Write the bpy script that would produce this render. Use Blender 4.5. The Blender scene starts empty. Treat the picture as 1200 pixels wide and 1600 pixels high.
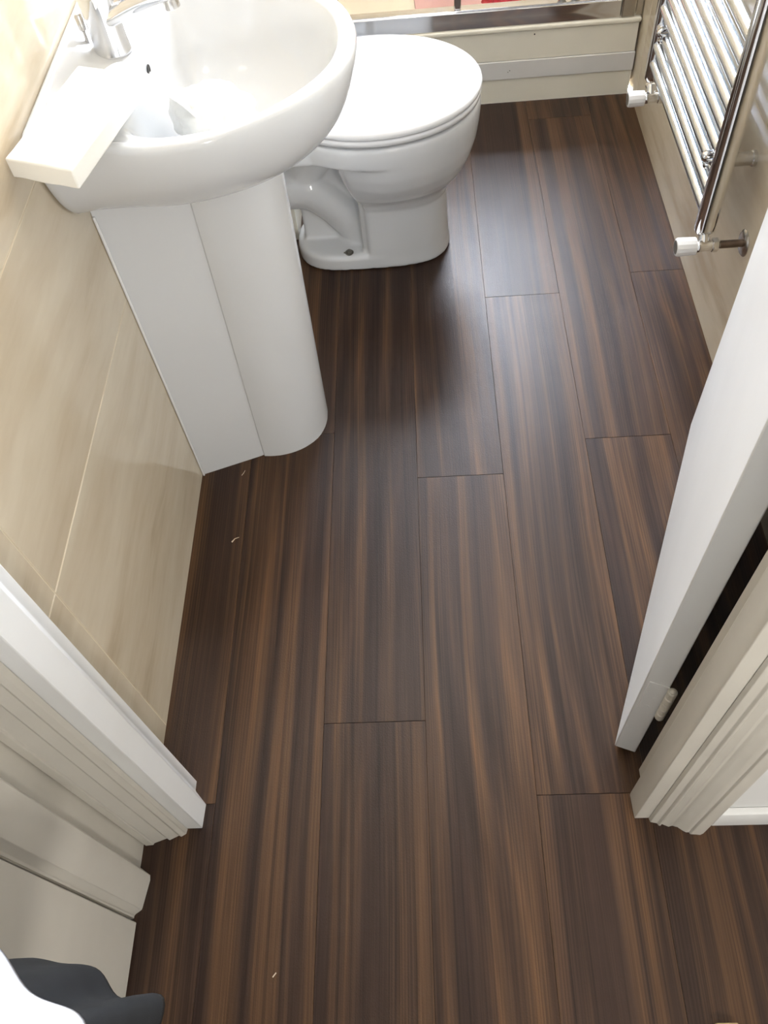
import bpy, bmesh, math, random
from mathutils import Vector, Matrix, noise

random.seed(7)
SC = bpy.context.scene
COL = SC.collection

# ------------------------------------------------------------------ camera
cam_d = bpy.data.cameras.new('camera')
cam = bpy.data.objects.new('camera', cam_d)
COL.objects.link(cam)
cam_d.sensor_fit = 'VERTICAL'
cam_d.sensor_height = 36.0
cam_d.lens = 1308.32 / 1600 * 36.0
cam_d.clip_start = 0.02
rt = Vector((0.99709968, -0.00424859, -0.07598795))
up = Vector((0.04586241, 0.83033593, 0.55537274))
fw = Vector((-0.06073597, 0.55724697, -0.82812255))
cam.matrix_world = Matrix(((rt.x, up.x, -fw.x, 0), (rt.y, up.y, -fw.y, 0),
                           (rt.z, up.z, -fw.z, 1.42684), (0, 0, 0, 1)))
SC.camera = cam

# ------------------------------------------------------------------ sky, lamps, exposure
SC.view_settings.view_transform = 'Standard'
SC.view_settings.look = 'None'
SC.view_settings.gamma = 1.0
SC.view_settings.use_curve_mapping = False
SC.view_settings.exposure = 0.98

world = bpy.data.worlds.new('sky')
SC.world = world
world.use_nodes = True
bg = world.node_tree.nodes['Background']
bg.inputs['Color'].default_value = (0.81, 0.86, 1.0, 1)
bg.inputs['Strength'].default_value = 37.0

WIN = dict(x0=-0.12, x1=0.60, z0=1.06, z1=2.31, y=3.25)   # window in the far wall


def area(name, loc, rot, sx, sy, power, color=(1, 1, 1), portal=False):
    d = bpy.data.lights.new(name, 'AREA')
    d.shape = 'RECTANGLE'
    d.size, d.size_y = sx, sy
    d.energy = power
    d.color = color
    o = bpy.data.objects.new(name, d)
    COL.objects.link(o)
    o.location = loc
    o.rotation_euler = rot
    if portal:
        d.cycles.is_portal = True
    return o


area('window_portal', ((WIN['x0'] + WIN['x1']) / 2, WIN['y'] + 0.12, (WIN['z0'] + WIN['z1']) / 2),
     (math.radians(-90), 0, 0), WIN['x1'] - WIN['x0'], WIN['z1'] - WIN['z0'], 1, portal=True)
HALL_FILL_POWER = 8.0  # strength of the added fill from behind the viewpoint
SPOT_POWER = 1.3

# ------------------------------------------------------------------ numbers of the room
XL, XR = -0.497, 0.635      # tiled walls
YP = 2.42                   # front of the shower step
YB = 3.25                   # far wall
CEIL = 2.40
YH = 0.341                  # hall side of the door wall
YI = 0.42                   # bathroom side of the door wall


# ------------------------------------------------------------------ colour and node helpers
def lin(r, g, b):
    def f(c):
        c /= 255.0
        return c / 12.92 if c <= 0.04045 else ((c + 0.055) / 1.055) ** 2.4
    return (f(r), f(g), f(b), 1.0)


def new_mat(name):
    m = bpy.data.materials.new(name)
    m.use_nodes = True
    nt = m.node_tree
    b = nt.nodes['Principled BSDF']
    return m, nt, b


def nd(nt, typ, **kw):
    n = nt.nodes.new(typ)
    for k, v in kw.items():
        setattr(n, k, v)
    return n


def mth(nt, op, a, b=None, c=None):
    n = nt.nodes.new('ShaderNodeMath')
    n.operation = op
    for i, v in enumerate((a, b, c)):
        if v is None:
            continue
        if hasattr(v, 'is_output'):
            nt.links.new(v, n.inputs[i])
        else:
            n.inputs[i].default_value = v
    return n.outputs[0]


def ramp(nt, fac, stops, interp='LINEAR'):
    r = nt.nodes.new('ShaderNodeValToRGB')
    r.color_ramp.interpolation = interp
    el = r.color_ramp.elements
    while len(el) < len(stops):
        el.new(0.5)
    for e, (p, c) in zip(el, stops):
        e.position = p
        e.color = c
    nt.links.new(fac, r.inputs[0])
    return r.outputs[0]


def mix(nt, mode, fac, a, b):
    n = nt.nodes.new('ShaderNodeMix')
    n.data_type = 'RGBA'
    n.blend_type = mode
    for s, v in ((n.inputs[0], fac), (n.inputs[6], a), (n.inputs[7], b)):
        if hasattr(v, 'is_output'):
            nt.links.new(v, s)
        else:
            s.default_value = v
    return n.outputs[2]


def comb(nt, x, y, z):
    n = nt.nodes.new('ShaderNodeCombineXYZ')
    for s, v in zip(n.inputs, (x, y, z)):
        if hasattr(v, 'is_output'):
            nt.links.new(v, s)
        else:
            s.default_value = v
    return n.outputs[0]


def noise_tex(nt, vec, w=None, scale=1.0, detail=2.0, rough=0.5, dist=0.0):
    n = nt.nodes.new('ShaderNodeTexNoise')
    n.noise_dimensions = '4D'
    nt.links.new(vec, n.inputs['Vector'])
    if w is not None:
        nt.links.new(w, n.inputs['W'])
    n.inputs['Scale'].default_value = scale
    n.inputs['Detail'].default_value = detail
    n.inputs['Roughness'].default_value = rough
    n.inputs['Distortion'].default_value = dist
    return n.outputs[0]


def bump(nt, b, height, strength, dist):
    n = nt.nodes.new('ShaderNodeBump')
    n.inputs['Strength'].default_value = strength
    n.inputs['Distance'].default_value = dist
    nt.links.new(height, n.inputs['Height'])
    nt.links.new(n.outputs[0], b.inputs['Normal'])


# ------------------------------------------------------------------ materials
def simple(name, col, rough=0.4, metal=0.0, coat=0.0, var=0.04, nscale=6.0, bmp=0.0, spec=0.5):
    """plain surface with a slight procedural unevenness of its colour"""
    m, nt, b = new_mat(name)
    tc = nd(nt, 'ShaderNodeTexCoord')
    n = noise_tex(nt, tc.outputs['Object'], scale=nscale, detail=3)
    dark = tuple(c * (1 - var) for c in col[:3]) + (1,)
    lite = tuple(min(1, c * (1 + var)) for c in col[:3]) + (1,)
    c = ramp(nt, n, [(0.3, dark), (0.7, lite)])
    nt.links.new(c, b.inputs['Base Color'])
    b.inputs['Roughness'].default_value = rough
    b.inputs['Metallic'].default_value = metal
    b.inputs['Coat Weight'].default_value = coat
    b.inputs['Specular IOR Level'].default_value = spec
    if bmp:
        n2 = noise_tex(nt, tc.outputs['Object'], scale=nscale * 30, detail=2)
        bump(nt, b, n2, bmp, 0.001)
    return m


def mat_wood():
    m, nt, b = new_mat('walnut_plank')
    tc = nd(nt, 'ShaderNodeTexCoord')
    oi = nd(nt, 'ShaderNodeObjectInfo')
    sp = nd(nt, 'ShaderNodeSeparateXYZ')
    nt.links.new(tc.outputs['Object'], sp.inputs[0])
    x, y = sp.outputs[0], sp.outputs[1]
    r = mth(nt, 'MULTIPLY', oi.outputs['Random'], 91.0)
    # slow sideways wander of the grain
    wv = noise_tex(nt, comb(nt, mth(nt, 'MULTIPLY', x, 4.0), mth(nt, 'MULTIPLY', y, 0.9), 0.0), r, detail=1)
    xw = mth(nt, 'ADD', x, mth(nt, 'MULTIPLY', mth(nt, 'SUBTRACT', wv, 0.5), 0.040))
    band = noise_tex(nt, comb(nt, mth(nt, 'MULTIPLY', xw, 19.0), mth(nt, 'MULTIPLY', y, 0.30), 0.0), r, detail=5, rough=0.58)
    base = ramp(nt, band, [(0.36, lin(58, 41, 34)), (0.46, lin(66, 48, 38)), (0.495, lin(78, 57, 43)), (0.55, lin(97, 71, 50)),
                           (0.60, lin(91, 66, 47)), (0.645, lin(71, 51, 39)), (0.75, lin(60, 43, 35))])
    # narrow stripes
    st = noise_tex(nt, comb(nt, mth(nt, 'MULTIPLY', xw, 135.0), mth(nt, 'MULTIPLY', y, 0.5), 3.0), r, detail=3, rough=0.6)
    stc = ramp(nt, st, [(0.36, (0.60, 0.59, 0.60, 1)), (0.46, (0.95, 0.95, 0.95, 1)), (0.60, (1.0, 1.0, 1.0, 1)), (0.68, (1.25, 1.22, 1.15, 1))])
    base = mix(nt, 'MULTIPLY', 1.0, base, stc)
    # cathedral figure: stretched rings round a heart line somewhere in the plank
    cx = mth(nt, 'SUBTRACT', xw, mth(nt, 'MULTIPLY', mth(nt, 'SUBTRACT', oi.outputs['Random'], 0.5), 0.05))
    mask_n = noise_tex(nt, comb(nt, mth(nt, 'MULTIPLY', x, 4.0), mth(nt, 'MULTIPLY', y, 0.9), 7.0), r, detail=1)
    q = mth(nt, 'ADD', mth(nt, 'MULTIPLY', mth(nt, 'ABSOLUTE', cx), 62.0),
            mth(nt, 'MULTIPLY', mth(nt, 'ADD', y, r), 4.2))
    q = mth(nt, 'ADD', q, mth(nt, 'MULTIPLY', wv, 9.0))
    sw = mth(nt, 'ADD', mth(nt, 'MULTIPLY', mth(nt, 'SINE', mth(nt, 'MULTIPLY', q, 1.7)), 0.5), 0.5)
    cat = ramp(nt, sw, [(0.0, (0.74, 0.71, 0.72, 1)), (0.35, (0.96, 0.95, 0.95, 1)), (0.8, (1.0, 1.0, 1.0, 1)), (1.0, (1.30, 1.26, 1.18, 1))])
    mk = ramp(nt, mask_n, [(0.42, (0, 0, 0, 1)), (0.52, (0.95, 0.95, 0.95, 1))])
    base = mix(nt, 'MULTIPLY', mk, base, cat)
    # fine pores along the grain
    fn = noise_tex(nt, comb(nt, mth(nt, 'MULTIPLY', xw, 520.0), mth(nt, 'MULTIPLY', y, 6.0), 0.0), r, detail=2)
    fc = ramp(nt, fn, [(0.35, (0.74, 0.72, 0.70, 1)), (0.6, (1.06, 1.05, 1.04, 1))])
    base = mix(nt, 'MULTIPLY', 0.8, base, fc)
    # pinstripes that come and go
    pm = noise_tex(nt, comb(nt, mth(nt, 'MULTIPLY', xw, 16.0), mth(nt, 'MULTIPLY', y, 0.8), 11.0), r, detail=1)
    ps = mth(nt, 'SINE', mth(nt, 'ADD', mth(nt, 'MULTIPLY', xw, 1250.0), mth(nt, 'MULTIPLY', st, 14.0)))
    pc = ramp(nt, mth(nt, 'ADD', mth(nt, 'MULTIPLY', ps, 0.5), 0.5), [(0.0, (0.66, 0.64, 0.62, 1)), (0.6, (1.10, 1.09, 1.07, 1))])
    pk_ = ramp(nt, pm, [(0.45, (0, 0, 0, 1)), (0.58, (0.8, 0.8, 0.8, 1))])
    base = mix(nt, 'MULTIPLY', pk_, base, pc)
    # plank to plank tone
    tone = ramp(nt, oi.outputs['Random'], [(0.0, (0.74, 0.74, 0.73, 1)), (1.0, (0.93, 0.93, 0.92, 1))])
    base = mix(nt, 'MULTIPLY', 1.0, base, tone)
    nt.links.new(base, b.inputs['Base Color'])
    # embossed speckle and grain
    em = noise_tex(nt, comb(nt, mth(nt, 'MULTIPLY', x, 480.0), mth(nt, 'MULTIPLY', y, 300.0), 0.0), None, detail=2)
    h = mth(nt, 'ADD', mth(nt, 'MULTIPLY', em, 0.7), mth(nt, 'MULTIPLY', fn, 0.3))
    bump(nt, b, h, 0.42, 0.0010)
    b.inputs['Roughness'].default_value = 0.345
    b.inputs['Specular IOR Level'].default_value = 0.29
    return m


def mat_tile():
    m, nt, b = new_mat('travertine_tile')
    tc = nd(nt, 'ShaderNodeTexCoord')
    oi = nd(nt, 'ShaderNodeObjectInfo')
    sp = nd(nt, 'ShaderNodeSeparateXYZ')
    nt.links.new(tc.outputs['Object'], sp.inputs[0])
    r = mth(nt, 'MULTIPLY', oi.outputs['Random'], 53.0)
    y, z = sp.outputs[1], sp.outputs[2]
    x = sp.outputs[0]
    al = mth(nt, 'ADD', y, x)
    wv = noise_tex(nt, comb(nt, mth(nt, 'MULTIPLY', al, 2.5), mth(nt, 'MULTIPLY', z, 3.0), 0.0), r, detail=2)
    zw = mth(nt, 'ADD', z, mth(nt, 'MULTIPLY', mth(nt, 'SUBTRACT', wv, 0.5), 0.07))
    n1 = noise_tex(nt, comb(nt, mth(nt, 'MULTIPLY', al, 1.6), mth(nt, 'MULTIPLY', zw, 11.0), 0.0), r, detail=5, rough=0.55)
    c1 = ramp(nt, n1, [(0.30, lin(188, 170, 143)), (0.42, lin(210, 196, 172)), (0.55, lin(218, 206, 183)), (0.74, lin(226, 215, 194))])
    n2 = noise_tex(nt, comb(nt, mth(nt, 'MULTIPLY', al, 12.0), mth(nt, 'MULTIPLY', zw, 45.0), 2.0), r, detail=4)
    c2 = ramp(nt, n2, [(0.30, (0.95, 0.935, 0.91, 1)), (0.60, (1, 1, 1, 1))])
    c = mix(nt, 'MULTIPLY', 0.9, c1, c2)
    nt.links.new(c, b.inputs['Base Color'])
    b.inputs['Roughness'].default_value = 0.09
    b.inputs['Specular IOR Level'].default_value = 0.5
    return m


def mat_glass():
    m, nt, b = new_mat('thin_clear_glass')
    nt.nodes.remove(b)
    out = nt.nodes['Material Output']
    tr = nd(nt, 'ShaderNodeBsdfTransparent')
    tr.inputs[0].default_value = (0.97, 0.975, 0.97, 1)
    gl = nd(nt, 'ShaderNodeBsdfGlossy')
    gl.inputs['Roughness'].default_value = 0.02
    mx = nd(nt, 'ShaderNodeMixShader')
    fr = nd(nt, 'ShaderNodeFresnel')
    fr.inputs[0].default_value = 1.35
    nt.links.new(fr.outputs[0], mx.inputs[0])
    nt.links.new(tr.outputs[0], mx.inputs[1])
    nt.links.new(gl.outputs[0], mx.inputs[2])
    nt.links.new(mx.outputs[0], out.inputs[0])
    return m


def mat_emit(name, col, strength):
    m, nt, b = new_mat(name)
    b.inputs['Base Color'].default_value = col
    b.inputs['Emission Color'].default_value = col
    b.inputs['Emission Strength'].default_value = strength
    return m


M = {}
M['wood'] = mat_wood()
M['tile'] = mat_tile()
M['grout'] = simple('cream_grout', lin(222, 210, 186), 0.8)
M['underlay'] = simple('dark_joint', lin(48, 32, 24), 0.7)
M['ceramic'] = simple('white_ceramic', lin(217, 218, 218), 0.12, coat=0.0, var=0.012, spec=0.55)
M['plastic'] = simple('white_plastic', lin(238, 238, 238), 0.25, var=0.01)
M['gloss'] = simple('white_gloss_paint', lin(238, 238, 236), 0.32, var=0.02, bmp=0.05)
M['oldpaint'] = simple('aged_white_paint', lin(214, 209, 198), 0.38, var=0.05, nscale=9, bmp=0.10)
M['wallpaint'] = simple('white_wall_paint', lin(244, 244, 242), 0.6, var=0.015, bmp=0.06)
M['cream'] = simple('cream_panel', lin(240, 236, 221), 0.35, var=0.03)
M['whitestrip'] = simple('white_strip', lin(226, 225, 222), 0.35, var=0.03)
M['chrome'] = simple('chrome', (0.80, 0.80, 0.81, 1), 0.07, metal=1.0, var=0.01)
M['satin'] = simple('satin_chrome', (0.78, 0.83, 0.90, 1), 0.17, metal=1.0, var=0.01)
M['chrome_dull'] = simple('dull_chrome', (0.62, 0.60, 0.57, 1), 0.22, metal=1.0, var=0.08, nscale=30)
M['pipe'] = simple('tarnished_copper_pipe', lin(112, 96, 84), 0.35, metal=0.8, var=0.2, nscale=60)
M['dark'] = simple('dark_hole', lin(52, 50, 48), 0.5)
M['bolt'] = simple('grubby_bolt', lin(120, 116, 108), 0.4, metal=0.6, var=0.25, nscale=200)
M['paper'] = simple('white_paper', lin(246, 245, 240), 0.8, var=0.01)
M['creampack'] = simple('cream_white_wrap', lin(250, 248, 240), 0.55, var=0.015)
M['red'] = simple('red_net', lin(214, 26, 52), 0.6, var=0.15, nscale=80)
M['pink_tint'] = simple('pink_reflection_tint', lin(196, 152, 142), 0.55, var=0.08)  # reflected red put into a plain pink colour
M['tray'] = simple('beige_shower_tray', lin(222, 208, 182), 0.3, var=0.03)
M['charcoal'] = simple('charcoal_cloth', lin(31, 33, 36), 0.85, var=0.25, nscale=40, bmp=0.25)
M['whitecloth'] = simple('white_cloth', lin(236, 238, 244), 0.85, var=0.02, bmp=0.15)
M['palewood'] = simple('pale_wood', lin(214, 186, 140), 0.6, var=0.1, nscale=30)
M['debris'] = simple('pale_debris', lin(206, 190, 168), 0.8)
M['glass'] = mat_glass()
M['lamp'] = mat_emit('lamp_disc', (1, 0.95, 0.86, 1), 18.0)


# ------------------------------------------------------------------ object helpers
def world_loc(o):
    v = Vector((0, 0, 0))
    while o is not None:
        v += o.location
        o = o.parent
    return v


def label(o, text=None, cat=None, group=None, kind=None):
    if text:
        o['label'] = text
    if cat:
        o['category'] = cat
    if group:
        o['group'] = group
    if kind:
        o['kind'] = kind
    return o


def thing(name, text, cat, loc, group=None, kind=None, rotz=0.0):
    o = bpy.data.objects.new(name, None)
    o.empty_display_size = 0.05
    COL.objects.link(o)
    o.location = loc
    o.rotation_euler = (0, 0, rotz)
    return label(o, text, cat, group, kind)


def link(name, me, mat, parent=None, angle=40, bevel=0.0, seg=2, subsurf=0, solid=0.0):
    o = bpy.data.objects.new(name, me)
    COL.objects.link(o)
    me.materials.append(mat)
    for p in me.polygons:
        p.use_smooth = True
    me.set_sharp_from_angle(angle=math.radians(angle))
    if parent is not None:
        o.parent = parent
    if solid:
        s = o.modifiers.new('solid', 'SOLIDIFY')
        s.thickness = solid
        s.offset = 0
    if bevel:
        bm_ = o.modifiers.new('bevel', 'BEVEL')
        bm_.width = bevel
        bm_.segments = seg
        bm_.limit_method = 'ANGLE'
        bm_.harden_normals = False
    if subsurf:
        s = o.modifiers.new('sub', 'SUBSURF')
        s.levels = s.render_levels = subsurf
    return o


def mesh(name, vs, fs, mat, parent=None, local=False, **kw):
    """vs in world coordinates unless local"""
    off = Vector((0, 0, 0)) if (parent is None or local) else world_loc(parent)
    me = bpy.data.meshes.new(name)
    me.from_pydata([tuple(Vector(v) - off) for v in vs], [], fs)
    bm = bmesh.new()
    bm.from_mesh(me)
    bmesh.ops.recalc_face_normals(bm, faces=bm.faces)
    bm.to_mesh(me)
    bm.free()
    me.update()
    return link(name, me, mat, parent, **kw)


BF = [(0, 3, 2, 1), (4, 5, 6, 7), (0, 1, 5, 4), (1, 2, 6, 5), (2, 3, 7, 6), (3, 0, 4, 7)]


def boxv(x0, x1, y0, y1, z0, z1):
    return [(x0, y0, z0), (x1, y0, z0), (x1, y1, z0), (x0, y1, z0),
            (x0, y0, z1), (x1, y0, z1), (x1, y1, z1), (x0, y1, z1)]


def box(name, b, mat, parent=None, **kw):
    return mesh(name, boxv(*b), BF, mat, parent, **kw)


def multi(lst):
    """join (verts, faces) lists"""
    V, F = [], []
    for v, f in lst:
        o = len(V)
        V += list(v)
        F += [tuple(i + o for i in q) for q in f]
    return V, F


def loft(rings, cap0=True, cap1=True, closed=True):
    n = len(rings[0])
    V = [p for r in rings for p in r]
    F = []
    for i in range(len(rings) - 1):
        for j in range(n if closed else n - 1):
            k = (j + 1) % n
            F.append((i * n + j, i * n + k, (i + 1) * n + k, (i + 1) * n + j))
    if cap0:
        F.append(tuple(range(n))[::-1])
    if cap1:
        F.append(tuple((len(rings) - 1) * n + j for j in range(n)))
    return V, F


def prism(poly, z0, z1):
    return loft([[(x, y, z0) for x, y in poly], [(x, y, z1) for x, y in poly]])


def tube(pts, rad, n=16, caps=True):
    pts = [Vector(p) for p in pts]
    rads = rad if isinstance(rad, (list, tuple)) else [rad] * len(pts)
    rings = []
    ref = None
    for i, p in enumerate(pts):
        a = pts[max(0, i - 1)]
        c = pts[min(len(pts) - 1, i + 1)]
        t = (c - a).normalized()
        if ref is None:
            ref = Vector((0, 0, 1)) if abs(t.z) < 0.9 else Vector((1, 0, 0))
        u = t.cross(ref).normalized()
        v = u.cross(t).normalized()
        ref = v
        rings.append([tuple(p + (u * math.cos(2 * math.pi * k / n) + v * math.sin(2 * math.pi * k / n)) * rads[i]) for k in range(n)])
    return loft(rings, caps, caps)


def lathe(axis_o, axis_d, prof, n=24):
    """prof: (distance along axis, radius)"""
    o = Vector(axis_o)
    d = Vector(axis_d).normalized()
    ref = Vector((0, 0, 1)) if abs(d.z) < 0.9 else Vector((1, 0, 0))
    u = d.cross(ref).normalized()
    v = u.cross(d).normalized()
    rings = []
    for s, r in prof:
        rings.append([tuple(o + d * s + (u * math.cos(2 * math.pi * k / n) + v * math.sin(2 * math.pi * k / n)) * r) for k in range(n)])
    return loft(rings)


def catmull(P, per=8):
    P = [Vector(p) for p in P]
    out = []
    for i in range(len(P) - 1):
        p0 = P[i - 1] if i > 0 else P[i] * 2 - P[i + 1]
        p1, p2 = P[i], P[i + 1]
        p3 = P[i + 2] if i + 2 < len(P) else P[i + 1] * 2 - P[i]
        for k in range(per):
            t = k / per
            out.append(0.5 * ((2 * p1) + (p2 - p0) * t + (2 * p0 - 5 * p1 + 4 * p2 - p3) * t * t + (3 * p1 - p0 - 3 * p2 + p3) * t ** 3))
    out.append(P[-1])
    return out


def resample(P, n):
    P = [Vector(p) for p in P]
    L = [0]
    for a, b in zip(P, P[1:]):
        L.append(L[-1] + (b - a).length)
    out = []
    j = 0
    for i in range(n):
        s = L[-1] * i / (n - 1)
        while j < len(L) - 2 and L[j + 1] < s:
            j += 1
        d = L[j + 1] - L[j]
        t = 0 if d == 0 else (s - L[j]) / d
        out.append(P[j].lerp(P[j + 1], t))
    return out


# ------------------------------------------------------------------ FLOOR: subfloor and single planks
floor = box('floor', (-0.62, 1.70, -1.10, YP + 0.02, -0.06, -0.0035), M['underlay'])
label(floor, 'dark walnut plank floor running from the hall into the bathroom', 'floor', kind='structure')
PW, PL, X0 = 0.18, 1.198, 0.1465
phase = {-4: 0.381, -3: 1.176, -2: 0.515, -1: 1.043, 0: 0.382, 1: 1.125, 2: 0.44, 3: -0.36, 4: 0.05, 5: -0.5, 6: 0.2, 7: -0.1, 8: 0.3}
G = 0.0002


def plank(x0, x1, y0, y1):
    # low slab with micro-bevelled top edges, top at z = 0
    c = 0.0003
    v = [(x0, y0, -0.0045), (x1, y0, -0.0045), (x1, y1, -0.0045), (x0, y1, -0.0045),
         (x0, y0, -c), (x1, y0, -c), (x1, y1, -c), (x0, y1, -c),
         (x0 + c, y0 + c, 0), (x1 - c, y0 + c, 0), (x1 - c, y1 - c, 0), (x0 + c, y1 - c, 0)]
    f = [(0, 3, 2, 1), (0, 1, 5, 4), (1, 2, 6, 5), (2, 3, 7, 6), (3, 0, 4, 7),
         (4, 5, 9, 8), (5, 6, 10, 9), (6, 7, 11, 10), (7, 4, 8, 11), (8, 9, 10, 11)]
    return v, f


for k, ph in phase.items():
    a, b_ = X0 + k * PW, X0 + (k + 1) * PW
    j = ph - PL * 3
    while j < YP:
        y0, y1 = max(j, -1.08), min(j + PL, YP)
        # clip by the rooms: hall left wall, bathroom walls
        if y1 - y0 > 0.02:
            xa, xb = max(a, -0.515), min(b_, 1.68)
            if a > XR + 0.02:
                y1 = min(y1, 0.40)
            if y1 - y0 > 0.02 and xb - xa > 0.01:
                v, f = plank(xa + G, xb - G, y0 + 0.0004, y1 - 0.0004)
                mesh('plank', v, f, M['wood'], floor, angle=20)
        j += PL


# ------------------------------------------------------------------ WALLS with single tiles
def tile_wall(parent, axis, face, sgn, u_cuts, v_cuts, holes=(), depth=0.008, g=0.0011):
    """tiles on plane axis=face, facing sgn. u runs along the wall, v = z"""
    for u0, u1 in zip(u_cuts, u_cuts[1:]):
        for v0, v1 in zip(v_cuts, v_cuts[1:]):
            if any(u0 >= h[0] - 1e-4 and u1 <= h[1] + 1e-4 and v0 >= h[2] - 1e-4 and v1 <= h[3] + 1e-4 for h in holes):
                continue
            a, b_, c, d = u0 + g, u1 - g, v0 + g, v1 - g
            e = 0.0010
            f0, f1, f2 = face - sgn * depth, face - sgn * e, face
            rings = []
            for ff, ins in ((f0, 0), (f1, 0), (f2, e)):
                q = [(a + ins, c + ins), (b_ - ins, c + ins), (b_ - ins, d - ins), (a + ins, d - ins)]
                rings.append([(ff, u, v) if axis == 'x' else (u, ff, v) for u, v in q])
            v_, f_ = loft(rings)
            mesh('tile', v_, f_, M['tile'], parent, angle=20)


ZV = [0.001, 0.50, 0.80, 1.10, 1.40, 1.70, 2.00, CEIL - 0.001]
wall_left = box('wall_left', (XL - 0.12, XL - 0.0012, YI, YB + 0.1, 0, CEIL), M['grout'])
label(wall_left, 'left bathroom wall of glossy beige stone-look tiles behind the washbasin', 'wall', kind='structure')
tile_wall(wall_left, 'x', XL, 1, [YI + 0.001, 0.521, 1.721, 2.421, YB], ZV)
wall_right = box('wall_right', (XR + 0.0012, XR + 0.12, YI, YB + 0.1, 0, CEIL), M['grout'])
label(wall_right, 'right bathroom wall of glossy beige tiles behind the chrome radiator', 'wall', kind='structure')
tile_wall(wall_right, 'x', XR, -1, [YI + 0.001, 1.15, 2.35, YB], ZV)

# far wall with the window opening
W = WIN
v, f = multi([(boxv(XL - 0.12, W['x0'], YB, YB + 0.10, 0, CEIL), BF), (boxv(W['x1'], XR + 0.12, YB, YB + 0.10, 0, CEIL), BF),
              (boxv(W['x0'], W['x1'], YB, YB + 0.10, 0, W['z0']), BF), (boxv(W['x0'], W['x1'], YB, YB + 0.10, W['z1'], CEIL), BF)])
wall_back = mesh('wall_back', v, f, M['grout'])
label(wall_back, 'far shower wall of beige tiles with the window in it', 'wall', kind='structure')
tile_wall(wall_back, 'y', YB - 0.002, -1, [XL, W['x0'], W['x1'], XR], [0.001, 0.50, 0.80, W['z0'], 1.40, 1.70, W['z1'], CEIL - 0.001],
          holes=[(W['x0'], W['x1'], W['z0'], W['z1'])], depth=0.0025)

window = thing('window_1', 'white framed window in the far wall over the shower', 'window',
               ((W['x0'] + W['x1']) / 2, YB + 0.05, W['z0']), kind='structure')
t = 0.045
v, f = multi([(boxv(W['x0'], W['x0'] + t, YB + 0.03, YB + 0.09, W['z0'], W['z1']), BF), (boxv(W['x1'] - t, W['x1'], YB + 0.03, YB + 0.09, W['z0'], W['z1']), BF),
              (boxv(W['x0'] + t, W['x1'] - t, YB + 0.03, YB + 0.09, W['z0'], W['z0'] + t), BF), (boxv(W['x0'] + t, W['x1'] - t, YB + 0.03, YB + 0.09, W['z1'] - t, W['z1']), BF)])
mesh('window_frame', v, f, M['plastic'], window, bevel=0.003)
box('pane', (W['x0'] + t, W['x1'] - t, YB + 0.058, YB + 0.062, W['z0'] + t, W['z1'] - t), M['glass'], window)

# ceiling over both rooms
ceiling = box('ceiling', (-0.75, 1.80, -1.2, YB + 0.12, CEIL, CEIL + 0.06), M['wallpaint'])
label(ceiling, 'flat white painted ceiling over bathroom and hall', 'ceiling', kind='structure')

# wall between hall and bathroom, with the door opening
v, f = multi([(boxv(-0.62, -0.4555, YH, YI, 0, CEIL), BF), (boxv(0.3455, 1.70, YH, YI, 0, CEIL), BF), (boxv(-0.4555, 0.3455, YH, YI, 2.03, CEIL), BF)])
wall_front = mesh('wall_front', v, f, M['wallpaint'])
label(wall_front, 'white painted hall wall holding the bathroom doorway, right of the doorway', 'wall', kind='structure')

# hall walls
wall_hall_left = mesh('wall_hall_left', *multi([(boxv(-0.62, -0.507, 0.205, YH, 0, CEIL), BF), (boxv(-0.62, -0.507, -1.1, -0.62, 0, CEIL), BF),
                                               (boxv(-0.62, -0.507, -0.62, 0.205, 2.0, CEIL), BF)]), M['oldpaint'])
label(wall_hall_left, 'narrow strip of cream hall wall in the corner left of the doorway', 'wall', kind='structure')
wall_hall_rear = box('wall_hall_rear', (-0.62, 1.70, -1.16, -1.08, 0, CEIL), M['wallpaint'])
label(wall_hall_rear, 'white hall wall behind the viewpoint', 'wall', kind='structure')
wall_hall_right = box('wall_hall_right', (1.68, 1.76, -1.1, YI, 0, CEIL), M['wallpaint'])
label(wall_hall_right, 'white hall wall at the far right end of the hall', 'wall', kind='structure')

# door lining and architraves (vertical mouldings)
H0 = 2.0


def moulding(name, poly, text, cat, mat, z1=H0, bev=0.0012):
    v, f = prism(poly, 0.0, z1)
    o = mesh(name, v, f, mat, bevel=bev, seg=2, angle=35)
    return label(o, text, cat, kind='structure')


moulding('trim_1', [(-0.455, 0.3415), (-0.411, 0.3415), (-0.409, 0.380), (-0.428, 0.401), (-0.430, 0.404), (-0.430, 0.42), (-0.455, 0.42)],
         'white glossy door lining on the left side of the bathroom doorway', 'door frame', M['gloss'])
moulding('trim_2', [(-0.4355, 0.3410), (-0.4372, 0.333), (-0.445, 0.3285), (-0.449, 0.3305), (-0.464, 0.3235),
                    (-0.469, 0.3265), (-0.480, 0.3225), (-0.489, 0.3195), (-0.4905, 0.3165), (-0.5035, 0.3155), (-0.506, 0.3215), (-0.506, 0.3410)],
         'moulded white architrave in the shade left of the doorway', 'architrave', M['oldpaint'], bev=0.0008)
moulding('trim_3', [(0.345, 0.3415), (0.2985, 0.3415), (0.2975, 0.379), (0.300, 0.383), (0.319, 0.384), (0.319, 0.42), (0.345, 0.42)],
         'cream white hinge-side door lining right of the bathroom doorway', 'door frame', M['oldpaint'])
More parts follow.
